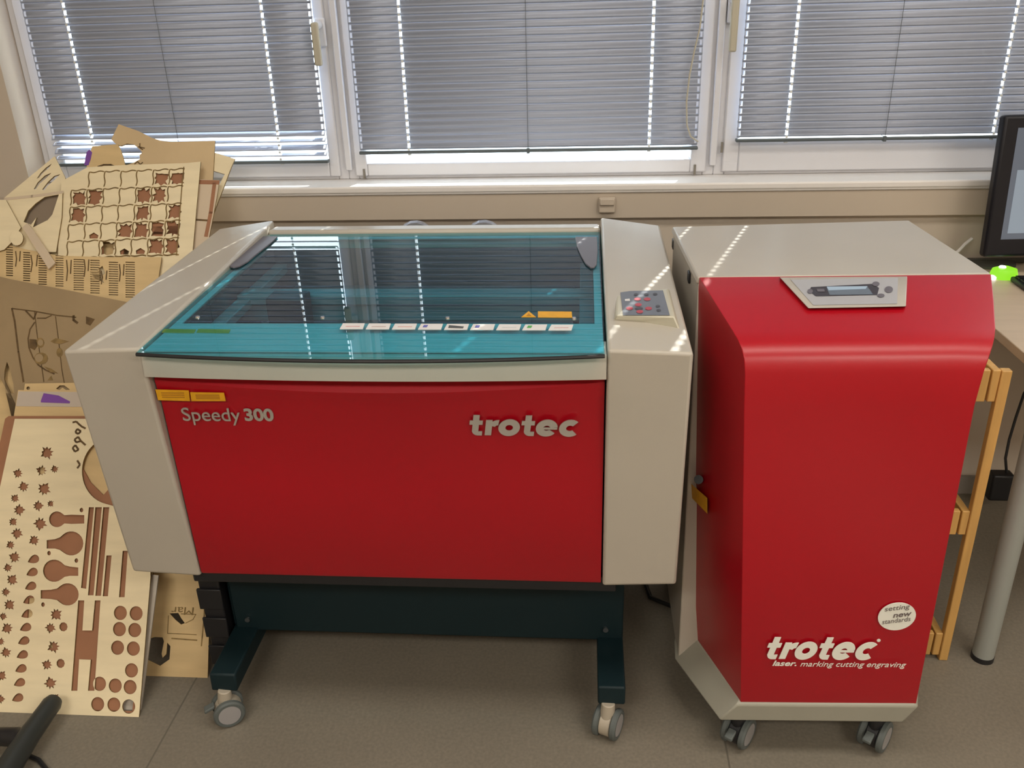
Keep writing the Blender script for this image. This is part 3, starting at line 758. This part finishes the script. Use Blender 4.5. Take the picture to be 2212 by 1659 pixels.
# B: brown fibreboard behind
G = 'laser cut sheets leaning beside the cutter'
s = Sheet(.0525); s.P([(-40, 1150), (12, 905), (20, 899), (250, 899), (255, 930), (322, 1235), (296, 1536), (-60, 1526)])
s.P([(192, 962), (250, 925), (250, 1040), (224, 1070), (196, 1042), (174, 1002)]); s.P([(60, 1400), (115, 1400), (112, 1370), (66, 1370)]); s.P([(60, 1335), (90, 1335), (86, 1290), (62, 1292)]); s.P([(262, 1506), (290, 1506), (286, 1540), (268, 1540)]); s.P([(86, 1035), (98, 1035), (94, 975), (84, 985)])
s.build('brown fibreboard sheet right behind the leaf-cut sheet, its left edge showing', m_mdf, G, name='fibreboard_sheet', cat='fibreboard sheet', me_edge=m_mdf)
s = Sheet(.060); s.P([(30, 905), (40, 843), (250, 846), (262, 940), (215, 1120), (60, 1120)]+[(30, 1100)])
s.sp[0] = s.sp[0][:4]+[(s.sp[0][4][0], .01), (s.sp[0][5][0], .01)]
s.build('pale plywood sheet with tape and a purple marker stroke along its top', m_ply2, G)
s.patch([(41, 846), (222, 848), (224, 880), (36, 878)], 'tape', m_tape)
s.patch([(90, 866), (96, 850), (128, 855), (153, 868), (152, 872), (90, 870)], 'marker_stroke', m_purple, lift=.0009)
s = Sheet(.0675); s.P([(52, 850), (55, 829), (240, 826), (245, 860)]); u0 = s.sp[0]; s.sp[0] = [(u0[0][0], .01), u0[1], u0[2], (u0[3][0], .01)]
s.P(circ(62, 839, 4, 4, 8)); s.P([(122, 840), (130, 833), (140, 833), (152, 842), (144, 843), (136, 838), (129, 843)])
s.build('plywood strip with small dark cut-outs, just above the taped sheet', m_ply2, G)
# J pale grey board whose edge shows right of sheet A
s = Sheet(.0675); s.P([(250, 1230), (343, 1243), (305, 1534), (240, 1534)])
s.build('narrow pale grey board edge beside the lower right of the leaf-cut sheet', m_gbrd, G, name='grey_board', cat='board', me_edge=m_gbrd)
# D: tan board with engraved drawing
s = Sheet(.075); s.P([(-60, 582), (20, 603), (150, 628), (300, 658), (300, 700), (262, 850), (40, 885), (0, 815), (-70, 800)])
u0 = s.sp[0]; s.sp[0] = u0[:5]+[(u0[5][0], .01), (u0[6][0], .01), u0[6], u0[7], u0[8]]
s.P([(16, 782), (23, 800), (30, 830), (32, 850), (14, 850), (10, 820), (11, 800)])
s.line([(27, 667), (33, 695), (41, 760), (52, 825)], .0045); s.line([(27, 667), (75, 673), (125, 682), (165, 686)], .003)
s.line([(76, 675), (81, 720), (88, 770), (96, 825)], .0022); s.line([(121, 684), (127, 730), (135, 800), (140, 828)], .0022)
s.line([(76, 697), (66, 712), (62, 732), (64, 752), (72, 772), (84, 789), (100, 800), (118, 808)], .0035)
s.line([(57, 672), (68, 684), (74, 690), (80, 675)], .004); s.line([(82, 688), (100, 688), (112, 682)], .003); s.line([(160, 683), (160, 692), (168, 698)], .006)
s.build('tan board engraved with a large fruit drawing, below the grid-cut sheets', m_tan, G, name='engraved_board', cat='board')
s.patch([(65, 733), (80, 734), (82, 748), (76, 757), (66, 752)], 'dark_engraving', m_dburn)
for c in (circ(88, 741, 9, 11, 14), circ(90, 775, 15, 13, 14), [(110, 738), (122, 731), (150, 738), (132, 744), (118, 742)], [(96, 792), (112, 797), (128, 808), (110, 804)], [(104, 822), (112, 812), (116, 822)], circ(130, 762, 7, 10, 10)):
    s.patch(c, 'engraving', m_burn)
for c in (circ(89, 741, 6, 7, 12), circ(86, 774, 9, 9, 12)): s.patch(c, 'engraving', m_tan, lift=.0009)
s.patch([(187, 684), (206, 690), (196, 704), (187, 700)], 'dark_engraving', m_dburn)
# comb sheet
s = Sheet(.098); s.P([(-40, 515), (60, 540), (130, 553), (240, 556), (350, 556), (340, 620), (300, 700), (120, 690), (-40, 660)])
u0 = s.sp[0]; s.sp[0] = u0[:6]+[(u0[6][0], u0[6][1]), (u0[6][0]-.02, .01), (u0[7][0]-.06, .01), u0[8]]
cols = [(14, 29, 534, 598), (51, 66, 545, 606), (84, 102, 548, 614), (121, 138, 552, 622), (160, 182, 560, 628), (196, 216, 562, 634), (236, 256, 566, 640), (272, 292, 566, 646)]
for (x0, x1, y0, y1) in cols:
    y = y0
    while y < y1:
        dx = (y-y0)*-.0; s.P([(x0+dx, y), (x1+dx, y+.8), (x1+dx, y+2.9), (x0+dx, y+2.1)]); y += 5.0
for (x, y, rx, ry) in ((40, 560, 5, 16), (75, 570, 7, 18), (150, 585, 5, 22), (188, 580, 5, 18), (226, 600, 6, 14), (264, 590, 5, 18)):
    s.line([(x-rx, y-ry), (x-rx*.6, y), (x-rx, y+ry)], .003); s.line([(x+rx, y-ry), (x+rx*.7, y+ry*.3)], .003)
s.P([(212, 583), (222, 575), (228, 590), (220, 600), (226, 612), (214, 606)])
s.build('plywood sheet with comb-like rows of slits, just above the engraved board', m_ply2, G)
# grid sheet
s = Sheet(.113); s.P([(134, 392), (190, 362), (272, 357), (402, 353), (434, 350), (425, 450), (416, 552), (380, 575), (126, 566), (128, 470)])
u0 = s.sp[0]; s.sp[0] = u0[:7]+[(u0[7][0], u0[7][1]), (u0[7][0]-.02, .01), (u0[8][0]+.03, .01), u0[8], u0[9]]
def gp(c, r):    # column, row -> pixel; rows 0..5, columns 0..6 (tilted lattice)
    x = (194+c*34.8)-r*2.9+random.uniform(-.6, .6); y = 371+r*37.2+c*-1.2+random.uniform(-.6, .6)
    return (x, y)
hole = {(3, 1), (4, 1), (5, 0), (4, 0), (3, 3), (4, 3), (5, 3), (0, 1), (-1, 1), (-1, 2), (3, 2), (5, 2), (1, 4), (4, 4), (5, 4), (2, 3)}
big = {(2, 4), (3, 4), (0, 3)}
for c in range(-1, 6):
    for r in range(0, 5):
        if c == -1 and r < 1: continue
        x, y = gp(c, r); w, h = 34.8, 37.2
        if (c, r) in hole:
            q = []
            for (fx, fy) in ((.10, .12), (.36, .16), (.5, .06), (.64, .18), (.88, .12), (.84, .38), (.94, .5), (.82, .64), (.88, .88), (.62, .84), (.5, .94), (.38, .82), (.10, .88), (.16, .62), (.06, .5), (.18, .36)):
                q.append((x+fx*w-fy*2.9+random.uniform(-2.6, 2.6), y+fy*h*(1 if r else .8)+(0 if r else 6)+random.uniform(-2.6, 2.6)))
            s.P(q)
        if (c, r) in big: s.P([(x+8, y+h*.7), (x+18, y+h*.55), (x+28, y+h*.72), (x+26, y+h*.9), (x+9, y+h*.9)])
        def wav(p, q2, amp):
            o = []
            for k in range(9):
                t = k/8; X = lerp(p[0], q2[0], t); Y = lerp(p[1], q2[1], t); a_ = amp*math.sin(2*PI*t)
                L = math.hypot(q2[0]-p[0], q2[1]-p[1]); o.append((X-(q2[1]-p[1])/L*a_, Y+(q2[0]-p[0])/L*a_))
            return o
        s.line(wav((x+2, y+2), (x+w-4, y+1), 1.5), .0032, m_burn); s.line(wav((x, y+2), (x-2.9, y+h-3), 1.5), .0032, m_burn)
        if r == 4: s.line(wav((x-2, y+h), (x+w-5, y+h), 1.3), .004, m_burn)
s.line([(398, 362), (394, 400), (388, 480), (382, 552)], .003, m_burn)
s.build('pale plywood sheet cut into a wavy grid of jigsaw squares, some missing', m_ply, G)
s = Sheet(.1205); s.P([(146, 402), (262, 386), (300, 372), (408, 364), (400, 560), (150, 556)])
u0 = s.sp[0]; s.sp[0] = u0[:4]+[(u0[4][0]-.02, .01), (u0[5][0], .01)]; s.P([(222, 498), (248, 496), (246, 560), (224, 560)]); s.P([(268, 540), (292, 540), (290, 572), (266, 572)]); s.P([(330, 490), (395, 488), (398, 505), (330, 508)])
s.build('brown fibreboard seen only through the openings of the grid-cut sheet', m_mdf, G, name='fibreboard_sheet', cat='fibreboard sheet', me_edge=m_mdf)
s = Sheet(.1205); s.P([(28, 428), (128, 417), (130, 505), (40, 510)]); u0 = s.sp[0]; s.sp[0] = u0[:2]+[(u0[2][0], .01), (u0[3][0]-.02, .01)]
s.build('grey brown board behind the wide leaf-shaped opening', mat('grey brown board', (.24, .185, .13), .7, var=.05), G, name='fibreboard_sheet', cat='fibreboard sheet', me_edge=m_mdf)
# top left group
s = Sheet(.1355); s.P([(119, 338), (142, 385), (140, 470), (60, 480), (10, 428)]); u0 = s.sp[0]; s.sp[0] = u0[:3]+[(u0[2][0], .01), (u0[3][0], .01), u0[4]]
for q in ([(80, 387), (88, 375), (100, 363), (113, 354), (106, 364), (94, 374), (86, 384)], [(74, 409), (82, 395), (98, 380), (112, 374), (100, 386), (86, 398), (78, 410)], [(92, 410), (104, 394), (118, 381), (131, 377), (118, 390), (104, 402), (96, 412)]): s.P(q)
s.build('pointed plywood corner with three curved slots, upper left of the stack', m_ply, G)
s = Sheet(.1055); s.P([(12, 430), (60, 424), (136, 414), (134, 470), (122, 545), (60, 545), (0, 535)])
u0 = s.sp[0]; s.sp[0] = u0[:4]+[u0[4], (u0[4][0], .41), (u0[5][0], .41), u0[5], u0[6]] if False else u0
s.P([(98, 426), (128, 421), (114, 464), (104, 476), (72, 492), (80, 470), (68, 486), (52, 480), (62, 456), (78, 440)])
s.line([(12, 431), (70, 425), (136, 416)], .008, m_pink)
o = s.build('plywood sheet with a wide leaf-shaped opening, left of the grid-cut sheet', m_ply, G)
s = Sheet(.0905); s.P([(-60, 430), (14, 433), (46, 492), (30, 520), (10, 540), (-60, 560)])
s.build('plywood piece with a slanted right edge at the far left of the stack', m_ply, G)
s = Sheet(.083); s.P([(49, 492), (60, 482), (72, 497), (120, 568), (106, 582)])
s.build('narrow pinkish strip lying slanted across the slitted sheet', m_pink, G, name='wooden_strip', cat='strip', me_edge=m_pink)
s = Sheet(.0830); s.P(circ(37, 515, 14, 16, 18)); s.build('small round plywood disc at the left of the slitted sheet', m_ply, G, name='plywood_disc', cat='disc')
# top group
s = Sheet(.143); s.P([(200, 317), (255, 312), (262, 325), (268, 345), (271, 358), (276, 500), (160, 500), (188, 362), (192, 340)])
u0 = s.sp[0]; s.sp[0] = u0[:5]+[(u0[5][0], .01), (u0[6][0], .01), u0[6], u0[7], u0[8]]
s.line([(213, 361), (225, 357), (240, 357), (249, 361)], .005)
s.build('plywood sheet with a purple edge mark, standing behind the grid-cut sheet', m_ply2, G)
s.patch([(183, 358), (188, 330), (194, 324), (200, 330), (197, 345), (192, 358)], 'marker_stroke', m_purple)
s = Sheet(.1505); s.P([(257, 269), (300, 284), (330, 299), (350, 305), (372, 307), (465, 305), (462, 360), (455, 470), (435, 560), (276, 560), (272, 358), (290, 352), (303, 344), (302, 336), (308, 330), (301, 322), (290, 313), (275, 311), (262, 316), (255, 315), (241, 302)])
u0 = s.sp[0]; s.sp[0] = u0[:8]+[(u0[8][0], u0[8][1]), (u0[8][0]-.03, .01), (u0[9][0], .01)]+u0[10:]
s.line([(300, 318), (313, 321)], .003); s.line([(303, 311), (303, 320), (309, 324)], .003); s.line([(292, 355), (298, 350), (304, 356), (309, 352)], .003)
s.build('tallest orange tan sheet with a torn notch, standing in front of the blind', m_tan2, G)
s = Sheet(.128); s.P([(425, 388), (474, 390), (470, 420), (452, 515), (430, 535), (416, 520), (420, 430)])
u0 = s.sp[0]; s.sp[0] = u0[:4]+[(u0[4][0]-.0, u0[4][1]), (u0[4][0]-.06, .01), (u0[5][0]-.08, .01), u0[5], u0[6]]
s.line([(427, 394), (472, 395)], .012, m_mdf); s.line([(464, 398), (456, 460), (446, 510)], .010, m_mdf); s.line([(420, 475), (448, 477)], .005)
s.build('pinkish board with a brown border, right of the grid-cut sheet', m_pink, G, name='bordered_board', cat='board')
s = Sheet(.158); s.P([(463, 330), (508, 344), (500, 362), (462, 462), (440, 480), (450, 440), (460, 428), (486, 377), (462, 370)])
s.build('thin plywood frame piece sticking out furthest right of the stack', m_ply, G)
# I: golden board under the cutter
s = Sheet(.1735); s.P([(300, 1236), (456, 1242), (455, 1275), (449, 1473), (305, 1468)])
s.P([(367, 1325), (386, 1324), (392, 1335), (400, 1346), (392, 1349), (380, 1339)]); s.P([(322, 1380), (336, 1376), (352, 1377), (355, 1385), (350, 1412), (352, 1421), (360, 1413), (362, 1388), (369, 1396), (367, 1424), (347, 1438), (320, 1425)])
s.line([(443, 1270), (442, 1330), (436, 1395)], .003, m_burn); s.line([(365, 1330), (363, 1368), (425, 1371)], .0018, m_burn); s.line([(392, 1326), (424, 1327), (418, 1338), (402, 1346)], .0018, m_burn); s.line([(372, 1379), (426, 1383)], .003, m_burn)
s.build('golden plywood offcut with a black hexagonal cut-out, under the left of the cutter', m_ply2, None)
Mt = s.obj
# mirrored faint lettering near the top of the board
tx = text('engraved_word', 'Mar', .018, Matrix.Identity(4), m_burn, LC, bold=0, width=.055, depth=.0006)
tx.parent = Mt; tx.matrix_local = Matrix.Translation((*s.uv(420, 1312), .0028)) @ Matrix.Rotation(PI, 4, 'Z')

# ------------------------------------------------------------ right side: desk, monitor, pine rack
DX, DY0, ZD = 1.268, .26, .74
t = thing('desk', (1.9, .66, 0), 'light wooden desk with round grey legs at the right edge', 'desk')
MB().box(DX, 2.55, DY0, 1.03, ZD-.022, ZD).build('desk_top', [m_desk], t, bevel=.002)
MB().box(DX+.05, 2.5, .34, .36, ZD-.09, ZD-.022).build('apron', mat('grey desk frame', (.2, .19, .17), .5), t)
for (x, y) in ((DX+.026, .318), (2.5, .318), (DX+.026, .97), (2.5, .97)):
    b = MB(); b.cyl((x, y, .012), (x, y, ZD-.022), .0235, n=28); lg = b.build('leg', m_leg, t, smooth=True)
    b = MB(); b.cyl((x, y, 0), (x, y, .013), .0245, n=28); b.build('foot', m_black, lg, smooth=True)
# monitor
mo = thing('monitor', (1.62, .86, ZD), 'black monitor on the desk showing a pale grey page', 'monitor')
c0 = Vector((1.372, .885, .795)); ex = Vector((1, .07, 0)).normalized(); ey = Vector((-.0, .10, 1)).normalized(); nz = ex.cross(ey)
def mq(u0, u1, v0, v1, d0, d1):
    b = MB(); b.loft([[c0+ex*u+ey*v+nz*d for u, v in ((u0, v0), (u1, v0), (u1, v1), (u0, v1))] for d in (d0, d1)]); return b
bz = mq(0, .56, 0, .345, -.03, 0).build('bezel', m_bez, mo, bevel=.008, seg=3)
sc = mq(.036, .53, .045, .315, 0, .0006).build('screen', m_scr, mo)
mq(.05, .50, .060, .215, .0006, .0009).build('screen_page', m_scr2, sc)
b = MB(); b.cyl(c0+ex*.28+Vector((0, .035, .1)), (1.67, .95, ZD+.012), .020); b.build('stand_neck', m_bez, mo)
b = MB(); b.revolve((1.67, .945, ZD), (0, 0, 1), [(0, .0), (0, .07), (.010, .065), (.012, 0)]); b.build('stand_base', m_bez, mo, smooth=True)
# desk things
P = at(2168, 592, Z=ZD+.01)
b = MB(); b.loft([[Vector((P.x+sx*math.cos(2*PI*k/24), P.y+sy*math.sin(2*PI*k/24), z)) for k in range(24)] for sx, sy, z in ((.030, .022, ZD), (.034, .025, ZD+.01), (.03, .02, ZD+.024), (.012, .01, ZD+.030))])
t = b.build('glowing_gadget', m_green, smooth=True, loc=(P.x, P.y, ZD)); tag(t, 'small bright green glowing gadget on the desk by the monitor', 'gadget')
b = MB(); b.revolve((P.x-.008, P.y-.004, ZD+.0295), (0, 0, 1), [(0, 0), (0, .009), (.003, .007), (.004, 0)]); b.build('indicator_light', m_gw, t, smooth=True)
P = at(2140, 603, Z=ZD); b = MB(); b.revolve((P.x+.004, P.y, ZD), (0, 0, 1), [(0, 0), (0, .008), (.006, .009), (.010, .005), (.011, 0)]); tag(b.build('white_light', m_gw, smooth=True, loc=(P.x, P.y, ZD)), 'tiny white light at the desk edge behind the red cabinet', 'light')
P = at(2140, 572, Z=ZD); b = MB(); b.loft([[Vector((P.x+r*.062*math.cos(2*PI*k/28), P.y+r*.045*math.sin(2*PI*k/28), z)) for k in range(28)] for r, z in ((1, ZD), (1, ZD+.006), (.8, ZD+.009))])
tag(b.build('cable_coil', mat('dark olive plastic', (.06, .06, .05), .5), smooth=True, loc=(P.x, P.y, ZD)), 'flat dark round disc on the desk under the monitor corner', 'disc')
P = at(2212, 608, Z=ZD)
k = thing('keyboard', (P.x+.2, P.y, ZD), 'dark keyboard cut off by the right edge, on the desk', 'keyboard')
P.y = .785
MB().box(P.x-.035, P.x+.40, P.y-.075, P.y+.075, ZD+.001, ZD+.014).build('keyboard_base', m_black, k, bevel=.004)
b = MB()
for i in range(14):
    for j in range(5):
        x = P.x-.028+i*.03; y = P.y-.066+j*.027; b.box(x, x+.024, y, y+.022, ZD+.014, ZD+.019)
b.build('keys', m_bez, k)
b = MB(); b.tube([at(2060, 548, Y=1.02), at(2070, 543, Y=1.02), at(2084, 528, Y=1.025), at(2100, 515, Y=1.03)], .0045, 8)
tag(b.build('white_cable', m_lab, smooth=True, loc=at(2070, 543, Y=1.02)), 'short white cable against the wall behind the desk', 'cable')
b = MB(); b.box(1.32, 2.2, 1.018, 1.03, ZD, ZD+.012); tag(b.build('dark_strip', mat('dark cable strip', (.08, .07, .06), .6), bevel=.002, loc=(1.7, 1.0, ZD)), 'dark cable strip along the back edge of the desk', 'cable strip')
# pine rack
rk = thing('pine_rack', (1.10, .45, 0), 'slim pine wood shelf rack between the red cabinet and the desk', 'rack')
X1 = 1.212; Yr0, Yr1 = .305, .56
post = lambda x, y, lab=None: MB().box(x-.012, x+.012, y-.021, y+.021, 0, .735).build('post', m_pine, rk, bevel=.003)
MB().box(X1-.020, X1, Yr0, Yr0+.018, 0, .735).build('post', m_pine, rk, bevel=.002)
MB().box(X1-.024, X1, Yr1-.045, Yr1, 0, .735).build('post', m_pine, rk, bevel=.002)
MB().box(1.114, 1.136, Yr0+.004, Yr0+.022, 0, .735).build('post', m_pine, rk, bevel=.002)
MB().box(1.114, 1.136, Yr1-.018, Yr1, 0, .735).build('post', m_pine, rk, bevel=.002)
for z0, z1 in ((.665, .735), (.345, .405), (.012, .075)):
    b = MB(); b.box(1.136, X1-.040, Yr0+.004, Yr0+.018, z0, z1); b.build('front_rail', m_pine, rk, bevel=.002)
    b = MB(); b.box(X1-.036, X1-.020, Yr0+.004, Yr1-.046, z0, z1); b.box(1.136, 1.144, Yr0+.053, Yr1-.018, z0, z1); b.build('side_rail', m_pine, rk, bevel=.002)
    b = MB()
    for j in range(4): b.box(1.144, X1-.040, Yr0+.055+j*.046, Yr0+.090+j*.046, z0+.004, z0+.014)
    b.build('shelf_board', m_pine, rk, bevel=.001)
# dark crate behind the left leg of the cutter
cr = thing('crate', (-.47, .38, 0), 'black slatted crate on the floor behind the left leg of the laser cutter', 'crate')
MB().box(-.494, -.446, .19, .58, .012, .34).build('crate_body', m_black, cr, bevel=.004)
for k in range(4): MB().box(-.498, -.442, .183, .190, .03+k*.08, .085+k*.08).build('slat', m_black, cr, bevel=.002)
b = MB(); b.box(-.496, -.444, .188, .582, 0, .013); b.build('crate_base', m_black, cr)
# power adapter hanging under the desk
P = at(2160, 1040, Y=.93)
t = thing('power_adapter', (P.x, .93, P.z), 'black power adapter hanging on its cable behind the desk leg', 'power adapter')
MB().box(P.x-.03, P.x+.03, .91, .95, P.z-.055, P.z+.03).build('adapter_body', m_black, t, bevel=.006)
b = MB(); b.tube([Vector((P.x+.015, .93, P.z+.02)), at(2172, 990, Y=.93), at(2180, 950, Y=.95), at(2195, 900, Y=.98), at(2212, 850, Y=1.0), Vector((1.75, 1.0, ZD-.03))], .004, 8)
b.build('cable', m_black, t, smooth=True)
# ------------------------------------------------------------ cables behind and vacuum tube in the corner
b = MB(); b.tube([(.50, .72, .30), (.52, .60, .02), (.54, .50, .008), (.60, .46, .008), (.70, .52, .008)], .006, 8)
tag(b.build('dark_cable', m_black, smooth=True, loc=(.55, .5, 0)), 'thin dark cable on the floor between the two machines', 'cable')
e0 = at(118, 1512, Z=.050); e1 = at(62, 1590, Z=.045); e2 = at(5, 1680, Z=.04); e3 = at(-60, 1790, Z=.04)
vt = thing('vacuum_tube', (e1.x, e1.y, 0), 'black vacuum tube end lying in the lower left corner', 'vacuum tube')
b = MB(); b.tube([e0, e0.lerp(e1, .12), e0.lerp(e1, .3), e1, e2, e3], .02, 20, rr=[.017, .021, .021, .023, .026, .026]); b.build('tube', mat('dark grey plastic', (.03, .034, .032), .4), vt, smooth=True)
f0 = at(-40, 1590, Z=.03); f1 = at(36, 1592, Z=.04)
b = MB(); b.tube([f0, f1, at(50, 1610, Z=.04)], .02, 16, rr=[.018, .02, .014]); b.build('branch', m_black, vt, smooth=True)
b = MB(); b.tube([at(40, 1628, Z=.02), at(62, 1632, Z=.006), at(84, 1642, Z=.006), at(100, 1662, Z=.006), at(104, 1700, Z=.006)], .005, 8); b.build('cable', m_black, vt, smooth=True)
for o in list(bpy.data.objects):
    if '_off' in o: del o['_off']
